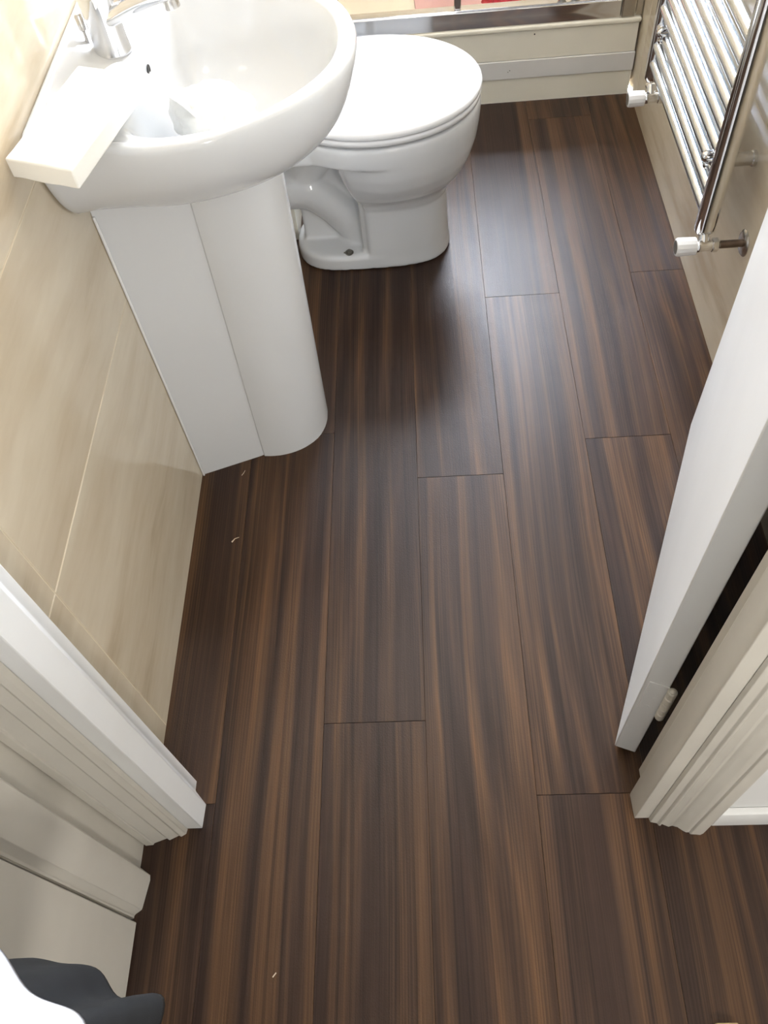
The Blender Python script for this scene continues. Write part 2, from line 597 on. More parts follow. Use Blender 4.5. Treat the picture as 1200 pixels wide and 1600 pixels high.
moulding('trim_4', [(0.3210, 0.3410), (0.3225, 0.335), (0.333, 0.3325), (0.335, 0.3290), (0.338, 0.3290), (0.340, 0.3315), (0.350, 0.3270), (0.356, 0.3285),
                    (0.364, 0.3260), (0.371, 0.3205), (0.3755, 0.3180), (0.380, 0.3178), (0.3815, 0.3150), (0.397, 0.3135), (0.402, 0.3155),
                    (0.409, 0.3235), (0.417, 0.3275), (0.417, 0.3410)],
         'moulded white architrave right of the doorway beside the hinge', 'architrave', M['oldpaint'], bev=0.0007)
# chip of bare wood in the right architrave is only paint wear; skirting on the hall side
v, f = loft([[(0.4175, 0.3405, 0), (0.4175, 0.327, 0), (0.4175, 0.327, 0.044), (0.4175, 0.330, 0.053), (0.4175, 0.337, 0.057), (0.4175, 0.3405, 0.057)],
             [(1.68, 0.3405, 0), (1.68, 0.327, 0), (1.68, 0.327, 0.044), (1.68, 0.330, 0.053), (1.68, 0.337, 0.057), (1.68, 0.3405, 0.057)]])
bb = mesh('baseboard_right', v, f, M['gloss'], bevel=0.001)
label(bb, 'bright white hall skirting board right of the architrave', 'skirting board', kind='structure')

# second door in the hall's left wall with its own architrave
moulding('trim_5', [(-0.5065, 0.2805), (-0.504, 0.280), (-0.4885, 0.270), (-0.4875, 0.262), (-0.4935, 0.222), (-0.4945, 0.2185), (-0.503, 0.2125), (-0.505, 0.210), (-0.505, 0.2060), (-0.5065, 0.2058)],
         'white architrave of the hall door at the lower left', 'architrave', M['oldpaint'], z1=2.0, bev=0.0012)
door2 = thing('door_2', 'flat white hall door at the lower left edge, closed', 'door', (-0.5185, -0.2, 0), kind='structure')
box('leak_block', (-0.60, -0.545, -0.62, 0.2045, 0.0, 2.0), M['underlay'], door2)  # unseen block added to stop sky light leaking round the door
box('door_leaf', (-0.538, -0.4985, -0.60, 0.2005, 0.004, 1.99), M['oldpaint'], door2, bevel=0.002)
v, f = multi([lathe((-0.4985, -0.22, 1.28), (1, 0, 0), [(0, 0.02), (0.004, 0.02), (0.005, 0.008), (0.03, 0.007)]),
              tube([(-0.470, -0.22, 1.28), (-0.455, -0.22, 1.278), (-0.447, -0.22, 1.29), (-0.445, -0.22, 1.31)], [0.006, 0.006, 0.006, 0.008], 10)])
mesh('coat_hook', v, f, M['chrome'], door2)

# ------------------------------------------------------------------ bathroom door, open against the right side
ANG = math.radians(21.27)
door = thing('door_1', 'white flush bathroom door standing open on the right', 'door', (0.2835, 0.4575, 0), kind='structure', rotz=-ANG)
# local: +y along the leaf, +x through its thickness (towards the hinge-side back)
LW, TH = 0.733, 0.0345
mesh('door_leaf', boxv(0, TH, 0, LW, 0.010, 1.98), BF, M['gloss'], door, local=True, bevel=0.0018, seg=2)
# painted butt hinge low on the door
hz = 0.197
hv = []
for i, (z0, z1) in enumerate(((0, 0.0180), (0.0200, 0.0380), (0.0400, 0.0580), (0.0600, 0.0780), (0.0800, 0.098))):
    hv.append(lathe((TH + 0.0045, -0.0055, hz + z0), (0, 0, 1), [(0, 0.0055), (0.0012, 0.0068), (z1 - z0 - 0.0012, 0.0068), (z1 - z0, 0.0055)], 14))
hv.append(lathe((TH + 0.0045, -0.0055, hz - 0.001), (0, 0, 1), [(0, 0.004), (0.1, 0.004)], 12))
hv.append(lathe((TH + 0.0045, -0.0055, hz + 0.098), (0, 0, 1), [(0, 0.0045), (0.003, 0.0045), (0.005, 0.002)], 14))
v, f = multi(hv)
hinge = mesh('hinge', v, f, M['oldpaint'], door, local=True)
hinge['label'] = 'overpainted butt hinge'
v, f = multi([(boxv(0.006, TH, -0.0012, 0.0005, hz, hz + 0.098), BF)])
mesh('hinge_leaf', v, f, M['gloss'], hinge, local=True, bevel=0.0008)
for dz in (0.016, 0.049, 0.082):
    v, f = lathe((0.018 + (0.006 if dz == 0.049 else 0), -0.0012, hz + dz), (0, -1, 0), [(0, 0.0040), (0.0004, 0.0036), (0.0005, 0.001)], 12)
    mesh('screw', v, f, M['gloss'], hinge, local=True)
# lever handle above the picture's edge
v, f = multi([lathe((0, LW - 0.06, 1.0), (-1, 0, 0), [(0, 0.026), (0.006, 0.026), (0.008, 0.010), (0.045, 0.010)]),
              tube([(-0.045, LW - 0.055, 1.0), (-0.046, LW - 0.09, 1.0), (-0.044, LW - 0.17, 0.998)], [0.010, 0.010, 0.008], 12)])
mesh('handle', v, f, M['chrome'], door, local=True)

# ------------------------------------------------------------------ shower step, tray and screen
panel = thing('shower_step', 'cream boarded step panel under the shower screen at the far end', 'panel', (0.07, YP, 0))
box('board', (XL + 0.001, 0.628, YP, YP + 0.02, 0.0, 0.0715), M['cream'], panel, bevel=0.0012)
o = box('board', (XL + 0.001, 0.630, YP - 0.004, YP + 0.02, 0.0725, 0.1245), M['whitestrip'], panel, bevel=0.0015)
o['label'] = 'whiter middle board'
box('board', (XL + 0.001, 0.628, YP, YP + 0.02, 0.1255, 0.205), M['cream'], panel, bevel=0.0015)
box('ledge', (XL + 0.001, 0.632, YP - 0.006, YP + 0.10, 0.2055, 0.2195), M['cream'], panel, bevel=0.005, seg=3)
for (sx, sz, r) in ((0.340, 0.194, 0.0022), (0.275, 0.098, 0.0014), (0.270, 0.094, 0.0012)):
    v, f = lathe((sx, YP - (0.004 if sz < 0.12 else 0.0), sz), (0, -1, 0), [(0, r), (0.0005, r * 0.9), (0.0007, r * 0.3)], 10)
    mesh('screw_hole', v, f, M['dark'], panel)

tray = thing('shower_tray', 'beige shower tray behind the glass screen', 'shower tray', (0.07, 2.88, 0))
TZ = 0.17
v, f = multi([(boxv(XL + 0.002, XR - 0.002, YP + 0.022, YP + 0.10, 0, 0.205), BF), (boxv(XL + 0.002, XR - 0.002, YB - 0.06, YB - 0.003, 0, 0.215), BF),
              (boxv(XL + 0.002, XR - 0.002, YP + 0.10, YB - 0.06, 0, TZ), BF)])
mesh('tray_body', v, f, M['tray'], tray, bevel=0.006, seg=3)
v, f = lathe((-0.2, 2.95, TZ), (0, 0, 1), [(0, 0.05), (0.004, 0.048), (0.006, 0.03), (0.0065, 0.004)])
mesh('waste_cover', v, f, M['chrome'], tray)

red_tint = thing('red_tint_sheet', 'pink sheet in the shower behind the glass, painted as a reflection of red', 'mat', (0.23, 2.80, TZ))  # added sheet whose pink colour stands in for reflected red
v, f = prism([(p.x, p.y) for p in catmull([(0.02, 2.545), (0.012, 2.62), (0.005, 2.85), (0.03, 2.98), (0.25, 2.99), (0.44, 2.98), (0.46, 2.75), (0.45, 2.545), (0.25, 2.535), (0.02, 2.545)], 4)[:-1]],
             TZ + 0.0005, TZ + 0.009)
mesh('tint_sheet', v, f, M['pink_tint'], red_tint, bevel=0.002)


def pouf(cx, cy, r, text, seed):
    bm = bmesh.new()
    bmesh.ops.create_icosphere(bm, subdivisions=5, radius=r)
    for q in bm.verts:
        d = q.co.normalized()
        w = abs(math.sin(9 * noise.noise(d * 1.7 + Vector((seed, 0, 0))) * 3.0)) * 0.16 + noise.noise(d * 7 + Vector((0, seed, 0))) * 0.10
        q.co = d * r * (0.90 + w)
        if q.co.z < -r * 0.72:
            q.co.z = -r * 0.72
    me = bpy.data.meshes.new('bath_pouf')
    bm.to_mesh(me)
    bm.free()
    o = link('bath_pouf', me, M['red'], angle=60)
    o.location = (cx, cy, TZ + 0.0095 + r * 0.72)
    return label(o, text, 'bath sponge', 'red net bath poufs')


pouf(0.262, 2.605, 0.057, 'red net bath pouf in the shower, the left one', 1.3)
pouf(0.385, 2.605, 0.057, 'red net bath pouf in the shower, the right one beside the glass wheel', 4.1)

screen = thing('shower_screen', 'chrome framed sliding glass shower screen at the far end', 'shower screen', (0.07, YP + 0.02, 0.2195))
# bottom rail: stepped chrome profile
prof = [(YP + 0.001, 0.2200), (YP + 0.000, 0.2220), (YP + 0.001, 0.2420), (YP + 0.0012, 0.2430), (YP + 0.0025, 0.264), (YP + 0.009, 0.268), (YP + 0.040, 0.268), (YP + 0.044, 0.262), (YP + 0.044, 0.2200)]
x0r, x1r = XL + 0.002, 0.572
v, f = loft([[(x0r, a, b_) for a, b_ in prof], [(x1r, a, b_) for a, b_ in prof]])
mesh('bottom_rail', v, f, M['chrome'], screen, bevel=0.001, angle=25)
v, f = loft([[(x0r, a, b_ + 1.62) for a, b_ in prof], [(x1r, a, b_ + 1.62) for a, b_ in prof]])
mesh('top_rail', v, f, M['chrome'], screen, bevel=0.001, angle=25)
box('wall_post', (0.573, 0.612, YP - 0.003, YP + 0.046, 0.2200, 1.92), M['chrome_dull'], screen, bevel=0.004, seg=3)
box('wall_post', (0.6125, 0.6335, YP + 0.004, YP + 0.040, 0.2200, 1.92), M['chrome_dull'], screen, bevel=0.003)
box('stile', (0.116, 0.135, YP + 0.013, YP + 0.027, 0.2685, 1.84), M['chrome'], screen, bevel=0.003, seg=3)
box('glass_pane', (XL + 0.003, 0.116, YP + 0.017, YP + 0.022, 0.2685, 1.84), M['glass'], screen)
box('glass_pane', (0.136, 0.571, YP + 0.030, YP + 0.035, 0.2685, 1.84), M['glass'], screen)
for wx in (0.415, 0.452):
    v, f = lathe((wx, YP + 0.036, 0.286), (0, 1, 0), [(0, 0.006), (0.003, 0.013), (0.010, 0.013), (0.013, 0.006)], 18)
    mesh('door_wheel', v, f, M['chrome_dull'], screen)

# ------------------------------------------------------------------ boxed pipe run by the left wall
boxing = box('pipe_boxing', (XL + 0.0012, -0.325, 1.845, YP - 0.006, 0.0005, 0.112), M['cream'], bevel=0.0015)
label(boxing, 'low cream pipe boxing on the floor behind the toilet foot', 'pipe boxing')

# ------------------------------------------------------------------ WASHBASIN
BY = 1.229
basin = thing('washbasin', 'white ceramic washbasin on a full pedestal against the left tiled wall', 'washbasin', (XL, BY, 0))


def sym(ctrl, n):
    """ctrl: (x, dy<=0) from the wall round to the front tip; returns n points near wall -> tip -> far wall"""
    near = [(x, d, 0) for x, d in ctrl]
    far = [(x, -d, 0) for x, d in ctrl[::-1][1:]]
    return resample(catmull(near + far, 10), n)


NF = 61
NB = 14
XW = XL + 0.0008
rim = sym([(XW, -0.268), (-0.455, -0.258), (-0.41, -0.250), (-0.36, -0.246), (-0.32, -0.244), (-0.27, -0.234), (-0.21, -0.201), (-0.145, -0.155), (-0.102, -0.100), (-0.083, -0.042), (-0.080, 0)], NF)
bot = sym([(XW, -0.175), (-0.45, -0.155), (-0.40, -0.132), (-0.36, -0.125), (-0.32, -0.122), (-0.29, -0.115), (-0.26, -0.098), (-0.235, -0.075), (-0.215, -0.045), (-0.207, -0.02), (-0.205, 0)], NF)
inn = sym([(-0.386, -0.185), (-0.372, -0.203), (-0.35, -0.212), (-0.32, -0.216), (-0.291, -0.214), (-0.245, -0.202), (-0.205, -0.178), (-0.155, -0.126), (-0.122, -0.075), (-0.110, -0.03), (-0.108, 0)], NF)
floorr = sym([(-0.345, -0.075), (-0.335, -0.09), (-0.32, -0.098), (-0.305, -0.10), (-0.29, -0.099), (-0.265, -0.09), (-0.24, -0.075), (-0.22, -0.05), (-0.208, -0.03), (-0.203, -0.015), (-0.202, 0)], NF)


def zrim(x):
    t_ = max(0.0, min(1.0, (-0.34 - x) / 0.155))
    return 0.820 + 0.036 * t_ * t_ * (3 - 2 * t_)


def closed_ring(front, xb, zf, zb=None):
    """front points plus a straight back run between its two ends"""
    R_ = [(p.x, BY + p.y, zf(p.x) if callable(zf) else zf) for p in front]
    a, b_ = front[-1], front[0]
    for k in range(1, NB + 1):
        q = k / (NB + 1)
        y = a.y + (b_.y - a.y) * q
        zz = zb if zb is not None else (zf(xb) if callable(zf) else zf)
        R_.append((xb, BY + y, zz))
    return R_


def lerp_ring(A, B, s):
    return [a.lerp(b_, s) for a, b_ in zip(A, B)]


rings = []
SEG = 11
for i in range(SEG):                                  # outside, from the underside up to the rim
    th = math.radians(90 - 90 * i / (SEG - 1) * 0.985)
    s = (1 - math.cos(th)) ** 0.92
    fr = lerp_ring(rim, bot, s)
    drop = 0.143 * math.sin(th)
    rings.append(closed_ring(fr, XW, lambda x, d=drop: zrim(x) - 0.006 - d * (1 + (zrim(x) - 0.82) * 0.4 / 0.143)))
ctr = Vector((-0.30, 0, 0))


def inset(R_, d):
    out = []
    n = len(R_)
    for i, p in enumerate(R_):
        a = R_[max(0, i - 1)]
        b_ = R_[min(n - 1, i + 1)]
        t_ = (b_ - a).normalized()
        nrm = Vector((-t_.y, t_.x, 0))
        if nrm.dot(ctr - p) < 0:
            nrm = -nrm
        q = p + nrm * d
        q.x = max(q.x, XW + (0 if d < 0.004 else 0.0))
        out.append(q)
    return out


r1 = inset(rim, 0.003)
r2 = inset(rim, 0.008)
for p in r1 + r2:
    p.x = max(p.x, XW)
rings.append(closed_ring(r1, XW, lambda x: zrim(x) - 0.0008))
rings.append(closed_ring(r2, XW + 0.006, lambda x: zrim(x)))
# across the rim; at the back this runs down the concave upstand on to the tap ledge
mid1 = lerp_ring(r2, inn, 0.18)
mid2 = lerp_ring(r2, inn, 0.45)
mid3 = lerp_ring(r2, inn, 0.75)
rings.append(closed_ring(mid1, XW + 0.014, lambda x: zrim(x) - 0.001, 0.853))
rings.append(closed_ring(mid2, -0.468, lambda x: 0.820 + (zrim(x) - 0.82) * 0.35, 0.831))
rings.append(closed_ring(mid3, -0.440, lambda x: 0.8195, 0.823))
rings.append(closed_ring(lerp_ring(r2, inn, 0.93), -0.394, 0.8185, 0.820))
rings.append(closed_ring(inn, -0.386, 0.8155))
for s, z in ((0.06, 0.805), (0.12, 0.790), (0.22, 0.765), (0.36, 0.740), (0.58, 0.718), (0.82, 0.705), (1.0, 0.699)):
    fr = lerp_ring(inn, floorr, s)
    rings.append(closed_ring(fr, -0.386 + 0.041 * s ** 1.2, z))
dr = Vector((-0.275, 0, 0))
for s, z in ((0.35, 0.694), (0.62, 0.690), (0.78, 0.686)):
    fr = [p.lerp(dr, s) for p in floorr]
    rings.append(closed_ring(fr, -0.345 + (dr.x + 0.345) * s, z))
v, f = loft(rings)
mesh('basin_bowl', v, f, M['ceramic'], basin, angle=70, subsurf=1)
v, f = lathe((-0.275, BY, 0.686), (0, 0, 1), [(0, 0.022), (0.003, 0.0215), (0.004, 0.017), (0.0035, 0.004)], 24)
mesh('plug', v, f, M['chrome'], basin)
# slim overflow slot in the back of the bowl
v, f = lathe((-0.3845, BY - 0.020, 0.803), (1, 0, -0.05), [(0, 0.0085), (0.0008, 0.0085), (0.0012, 0.0075), (0.0008, 0.007), (0.0006, 0.002)], 20)
mesh('overflow_hole', v, f, M['dark'], basin)

# pedestal: flat wings to the wall, groove, rounded column
pb = [(XW, -0.150), (-0.372, -0.1065), (-0.3675, -0.1040), (-0.3645, -0.1075), (-0.350, -0.1085), (-0.328, -0.1075), (-0.300, -0.1005), (-0.273, -0.0865), (-0.249, -0.064), (-0.236, -0.038), (-0.231, -0.015), (-0.2305, 0)]
pt = [(XW, -0.151), (-0.370, -0.0800), (-0.3655, -0.0778), (-0.3625, -0.0812), (-0.350, -0.0825), (-0.328, -0.0820), (-0.300, -0.0775), (-0.270, -0.0670), (-0.245, -0.0500), (-0.230, -0.030), (-0.2235, -0.012), (-0.2225, 0)]


def ped_ring(s, z, grow=0.0):
    P = [(a[0] + (b_[0] - a[0]) * s, a[1] + (b_[1] - a[1]) * s) for a, b_ in zip(pb, pt)]
    wing = [Vector((x, d, 0)) for x, d in P[:4]]
    col = resample(catmull([(x, d, 0) for x, d in P[3:]], 8), 18)
    half = wing[:3] + col
    R_ = [(p.x, BY + p.y, z) for p in half] + [(p.x, BY - p.y, z) for p in half[::-1][1:]]
    return R_


v, f = loft([ped_ring(0, 0.0005), ped_ring(0.01, 0.004), ped_ring(0.14, 0.1), ped_ring(0.3, 0.2), ped_ring(0.62, 0.4), ped_ring(0.85, 0.55), ped_ring(1.0, 0.655), ped_ring(1.02, 0.672)])
ped = mesh('pedestal', v, f, M['ceramic'], basin, angle=22)
v, f = multi([(boxv(XW, XW + 0.0045, BY - 0.1545, BY - 0.1500, 0.001, 0.66), BF)])
sl = mesh('edge_bead', v, f, M['plastic'], basin, bevel=0.0015)  # thin white strip at the pedestal wing's wall edge
sl['label'] = 'white bead along the wall'

# ------------------------------------------------------------------ mixer tap
tap = thing('mixer_tap', 'chrome single-lever mixer tap on the washbasin ledge', 'tap', (-0.434, BY + 0.006, 0.8215))
TX, TY, TZp = -0.434, BY + 0.006, 0.8215
v, f = lathe((TX, TY, TZp), (0, 0, 1), [(0, 0.0270), (0.002, 0.0278), (0.004, 0.0272), (0.02, 0.0255), (0.045, 0.0250), (0.065, 0.0262), (0.080, 0.0270), (0.088, 0.0260), (0.093, 0.0215), (0.094, 0.01)], 32)
mesh('tap_body', v, f, M['chrome'], tap)
# flattened spout rising slightly towards the bowl
rr = []
for i in range(9):
    q = i / 8
    cx, cz = TX + 0.004 + 0.104 * q, TZp + 0.046 + 0.028 * math.sin(q * math.pi * 0.5)
    w, h = 0.0235 - 0.006 * q, 0.021 - 0.011 * q
    tilt = 0.5 - 0.6 * q
    rr.append([(cx - math.sin(tilt) * h * math.sin(a) * -1, TY + w * math.cos(a), cz + h * math.sin(a)) for a in [2 * math.pi * k / 20 for k in range(20)]])
v, f = loft(rr)
mesh('spout', v, f, M['chrome'], tap, angle=60)
v, f = lathe((TX + 0.100, TY, TZp + 0.069), (0.12, 0, -1), [(0, 0.0105), (0.010, 0.0115), (0.016, 0.0115), (0.017, 0.009), (0.0165, 0.002)], 20)
mesh('aerator', v, f, M['chrome_dull'], tap)
rr = []
for i in range(7):
    q = i / 6
    cx, cz = TX - 0.012 + 0.098 * q, TZp + 0.100 + 0.018 * q + 0.012 * q * q
    w, h = 0.017 - 0.005 * q, 0.0075 - 0.003 * q
    rr.append([(cx, TY + w * math.cos(a), cz + h * math.sin(a)) for a in [2 * math.pi * k / 16 for k in range(16)]])
v, f = loft(rr)
mesh('lever', v, f, M['chrome'], tap, angle=60)
v, f = multi([tube([(TX - 0.034, TY + 0.002, TZp + 0.001), (TX - 0.0345, TY + 0.002, TZp + 0.030)], 0.0026, 10),
              lathe((TX - 0.0345, TY + 0.002, TZp + 0.030), (0, 0, 1), [(0, 0.003), (0.002, 0.0058), (0.020, 0.0062), (0.024, 0.004)], 14)])
mesh('popup_rod', v, f, M['chrome_dull'], tap)

# ------------------------------------------------------------------ things on the basin
pk = thing('paper_packet', 'white wrapped packet lying over the near left corner of the washbasin', 'packet', (-0.425, 1.01, 0.838))
# packet: a soft-edged slab, long axis towards the viewer, near end overhanging the rim
A = Vector((-0.4945, 0.911, 0.8670))
u_ = Vector((0.0900, -0.034, 0.0))
w_ = Vector((0.0495, 0.202, 0.0))
nu, nw, nh = 12, 18, 5
TK = 0.026


def pk_pt(a, b_, c):
    # rounded box parameterisation
    ea = 1 - 0.010 * (1 - abs(2 * c - 1)) * 0 - 0
    p = A + u_ * a + w_ * b_
    puff = 0.0025 * math.sin(math.pi * a) * math.sin(math.pi * b_) * (2 * c - 1)
    n_ = noise.noise(Vector((a * 3, b_ * 4, c * 2))) * 0.0015
    return (p.x, p.y, p.z - TK + TK * c + puff + n_ + 0.002 * (1 - b_) * 0 )


bm = bmesh.new()
bmesh.ops.create_cube(bm, size=1.0)
bmesh.ops.subdivide_edges(bm, edges=bm.edges[:], cuts=9, use_grid_fill=True)
for q in bm.verts:
    q.co = Vector(pk_pt(q.co.x + 0.5, q.co.y + 0.5, q.co.z + 0.5)) - pk.location
me = bpy.data.meshes.new('packet_body')
bm.to_mesh(me)
bm.free()
link('packet_body', me, M['creampack'], pk, angle=50, bevel=0.003, seg=3)
# loose paper pulled out of the packet's far end, arching down into the bowl
fl = []
NX, NY = 16, 8
for i in range(NX + 1):
    q = i / NX
    c_ = Vector((-0.405, 1.080, 0.8685)).lerp(Vector((-0.318, 1.168, 0.0)), q)
    z = 0.8600 + 0.012 * math.sin(min(1, q * 2) * math.pi) * 0.6 - 0.093 * q ** 1.9
    wd = 0.040 - 0.016 * math.sin(q * math.pi)
    for j in range(NY + 1):
        t_ = j / NY * 2 - 1
        fl.append((c_.x + (0.55) * wd * t_ * -0.55, c_.y + wd * t_ * 0.95, z - 0.004 * t_ * t_ + 0.002 * math.sin(5 * t_ + 9 * q)))
ff = [(i * (NY + 1) + j, (i + 1) * (NY + 1) + j, (i + 1) * (NY + 1) + j + 1, i * (NY + 1) + j + 1) for i in range(NX) for j in range(NY)]
fo = mesh('pulled_sheet', fl, ff, M['paper'], pk, solid=0.0008)
fo['label'] = 'loose white sheet pulled from the packet'

# crumpled paper in the bowl
bm = bmesh.new()
bmesh.ops.create_icosphere(bm, subdivisions=5, radius=1.0)
for q in bm.verts:
    d = q.co.normalized()
    k = 1 + 0.16 * noise.noise(d * 2.1 + Vector((3, 1, 0))) - 0.10 * abs(noise.noise(d * 5.0 + Vector((0, 2, 5))))
    x, y, z = d.x * 0.066 * k, d.y * 0.050 * k, d.z * 0.046 * k
    q.co = Vector((x, y, max(z, -0.036)))
me = bpy.data.meshes.new('crumpled_paper')
bm.to_mesh(me)
bm.free()
cp = link('crumpled_paper', me, M['paper'], angle=60)
cp.location = (-0.297, 1.168, 0.752)
cp.rotation_euler = (math.radians(10), 0, math.radians(-8))
label(cp, 'crumpled white paper towel lying inside the washbasin bowl', 'paper towel')

# ------------------------------------------------------------------ TOILET
TYc = 1.812
toilet = thing('toilet', 'white ceramic toilet with closed lid beyond the washbasin', 'toilet', (-0.15, TYc, 0))


def half(ctrl, n, back=True):
    P = [(x, d, 0) for x, d in ctrl]
    Q = [(x, -d, 0) for x, d in ctrl[::-1][1:]]
    return resample(catmull(P + Q, 10), n)


NT = 73
egg = half([(-0.305, 0.0), (-0.303, -0.06), (-0.293, -0.118), (-0.245, -0.157), (-0.18, -0.187), (-0.11, -0.200), (-0.04, -0.195), (0.03, -0.172), (0.085, -0.133), (0.121, -0.087), (0.139, -0.04), (0.144, 0)], NT)
footr = half([(-0.137, 0.0), (-0.137, -0.05), (-0.137, -0.085), (-0.136, -0.101), (-0.120, -0.103), (-0.09, -0.103), (-0.06, -0.101), (-0.01, -0.094), (0.030, -0.078), (0.055, -0.052), (0.066, -0.022), (0.068, 0)], NT)


def tring(A_, B_, s, z, grow=1.0):
    c = Vector((-0.08, 0, 0))
    out = []
    for a, b_ in zip(A_, B_):
        p = c + (a - c) * grow
        p = p.lerp(b_, s)
        out.append((p.x, TYc + p.y, z))
    return out


und = half([(-0.205, 0.0), (-0.205, -0.04), (-0.202, -0.078), (-0.192, -0.120), (-0.170, -0.163), (-0.110, -0.193), (-0.04, -0.195), (0.03, -0.172), (0.085, -0.133), (0.121, -0.087), (0.139, -0.04), (0.144, 0)], NT)
bowl_rings = [tring(und, footr, s, z, g) for s, z, g in ((1.0, 0.172, 1), (0.94, 0.190, 1), (0.78, 0.205, 1), (0.58, 0.222, 1), (0.40, 0.243, 1), (0.23, 0.272, 1), (0.10, 0.305, 1), (0.03, 0.338, 1.0))]
bowl_rings += [tring(egg, footr, s, z, g) for s, z, g in ((0.02, 0.342, 1.0), (0.0, 0.366, 1.004), (0, 0.384, 1.002), (0, 0.391, 0.992), (0, 0.393, 0.97))]
parts = [loft(bowl_rings)]
parts.append(loft([tring(footr, footr, 0, z, g) for z, g in ((0.001, 1.02), (0.012, 1.02), (0.03, 1.0), (0.10, 0.985), (0.20, 0.97))]))
pl = half([(-0.322, 0.0), (-0.318, -0.035), (-0.300, -0.070), (-0.265, -0.094), (-0.22, -0.104), (-0.18, -0.105), (-0.13, -0.105), (-0.08, -0.103), (-0.06, -0.09), (-0.05, -0.06), (-0.05, -0.02), (-0.05, 0)], NT)
parts.append(loft([[(p.x, TYc + p.y, z) for p in pl] for z in (0.001, 0.036)] + [[(-0.18 + (p.x + 0.18) * 0.95, TYc + p.y * 0.93, 0.044) for p in pl]]))
# rear shelf
parts.append((boxv(-0.375, -0.20, TYc - 0.163, TYc + 0.163, 0.340, 0.392), BF))
# external trap and outlet spigot
parts.append(tube([(-0.345, TYc, 0.186), (-0.30, TYc, 0.186), (-0.272, TYc, 0.182), (-0.245, TYc, 0.165), (-0.21, TYc, 0.132), (-0.175, TYc, 0.090), (-0.145, TYc, 0.050), (-0.13, TYc, 0.03)], [0.055, 0.055, 0.055, 0.054, 0.054, 0.056, 0.06, 0.06], 28))
# web between trap and plinth, and rising leg inside the foot
parts.append((boxv(-0.300, -0.13, TYc - 0.022, TYc + 0.022, 0.03, 0.35), BF))
parts.append(tube([(-0.29, TYc, 0.20), (-0.26, TYc, 0.24), (-0.22, TYc, 0.29), (-0.20, TYc, 0.35)], [0.045, 0.042, 0.045, 0.06], 24))
# corner fillet that thickens the foot's left face
parts.append((boxv(-0.150, -0.10, TYc - 0.088, TYc + 0.088, 0.03, 0.215), BF))
v, f = multi(parts)
pan = mesh('pan', v, f, M['ceramic'], toilet, angle=180)
rm = pan.modifiers.new('remesh', 'REMESH')
rm.mode = 'VOXEL'
rm.voxel_size = 0.0042
rm.use_smooth_shade = True
sm = pan.modifiers.new('smooth', 'SMOOTH')
sm.factor = 0.5
sm.iterations = 7

seat_r = [tring(egg, egg, 0, z, g) for z, g in ((0.3990, 0.985), (0.4000, 1.003), (0.407, 1.008), (0.4120, 1.003), (0.4130, 0.985))]
v, f = loft(seat_r)
mesh('seat', v, f, M['plastic'], toilet, angle=70)
lid_r = [tring(egg, egg, 0, z, g) for z, g in ((0.4160, 0.985), (0.4165, 1.008), (0.4215, 1.014), (0.4270, 1.008), (0.4300, 0.990), (0.4312, 0.95), (0.4325, 0.75), (0.4330, 0.4), (0.4332, 0.1))]
v, f = loft(lid_r)
mesh('lid', v, f, M['plastic'], toilet, angle=70)
for s_ in (-1, 1):
    v, f = tube([(-0.31, TYc + s_ * 0.10, 0.418), (-0.31, TYc + s_ * 0.05, 0.418)], 0.011, 14)
    mesh('hinge_barrel', v, f, M['chrome'], toilet)
# close-coupled cistern, hidden behind the basin from here
cr = []
for z, gx, gy in ((0.397, 0.95, 0.94), (0.42, 1, 0.98), (0.74, 1.02, 1.02), (0.742, 1.02, 1.02)):
    cr.append([(-0.412 + sx * 0.082 * gx, TYc + sy * 0.185 * gy, z) for sx, sy in ((-1, -1), (1, -0.86), (1.02, 0), (1, 0.86), (-1, 1))])
v, f = loft(cr)
mesh('cistern', v, f, M['ceramic'], toilet, bevel=0.012, seg=4)
v, f = loft([[(-0.412 + sx * 0.088, TYc + sy * 0.195, z) for sx, sy in ((-0.94, -1), (1, -0.87), (1.03, 0), (1, 0.87), (-0.94, 1))] for z in (0.7425, 0.772)])
mesh('cistern_lid', v, f, M['ceramic'], toilet, bevel=0.008, seg=4)
# push-fit connector from the spigot to the wall
v, f = lathe((-0.338, TYc, 0.186), (-1, 0, 0), [(0, 0.058), (0.003, 0.0615), (0.02, 0.0615), (0.024, 0.057), (0.150, 0.055)], 28)
cn = mesh('pan_connector', v, f, M['plastic'], toilet)
cn['label'] = 'white plastic pan connector'
v, f = multi([lathe((-0.186, TYc - 0.086, 0.0415), (0, 0, 1), [(0, 0.0115), (0.003, 0.0112), (0.0035, 0.0075), (0.0075, 0.0068), (0.0078, 0.002)], 18),
              (boxv(-0.200, -0.193, TYc - 0.089, TYc - 0.084, 0.0415, 0.045), BF)])
mesh('floor_bolt', v, f, M['bolt'], toilet)

# ------------------------------------------------------------------ TOWEL RADIATOR
RX = 0.556
rad = thing('towel_radiator', 'chrome ladder towel radiator on the right tiled wall', 'radiator', (RX, 1.66, 0.27))
Y1, Y2 = 1.383, 1.938


def oval_post(y, z0, z1):
    """D-section upright with chamfered lower end"""
    rr_ = []
    n = 24
    for z, g in ((z0, 0.72), (z0 + 0.006, 0.95), (z0 + 0.012, 1.0), (z1 - 0.012, 1.0), (z1 - 0.006, 0.95), (z1, 0.7)):
        ring = []
        for k in range(n):
            a = 2 * math.pi * k / n
            ca, sa = math.cos(a), math.sin(a)
            e = 0.62
            px = 0.0195 * (abs(ca) ** e) * (1 if ca >= 0 else -1)
            py = 0.0155 * (abs(sa) ** e) * (1 if sa >= 0 else -1)
            ring.append((RX + px * g, y + py * g, z))
        rr_.append(ring)
    return loft(rr_)


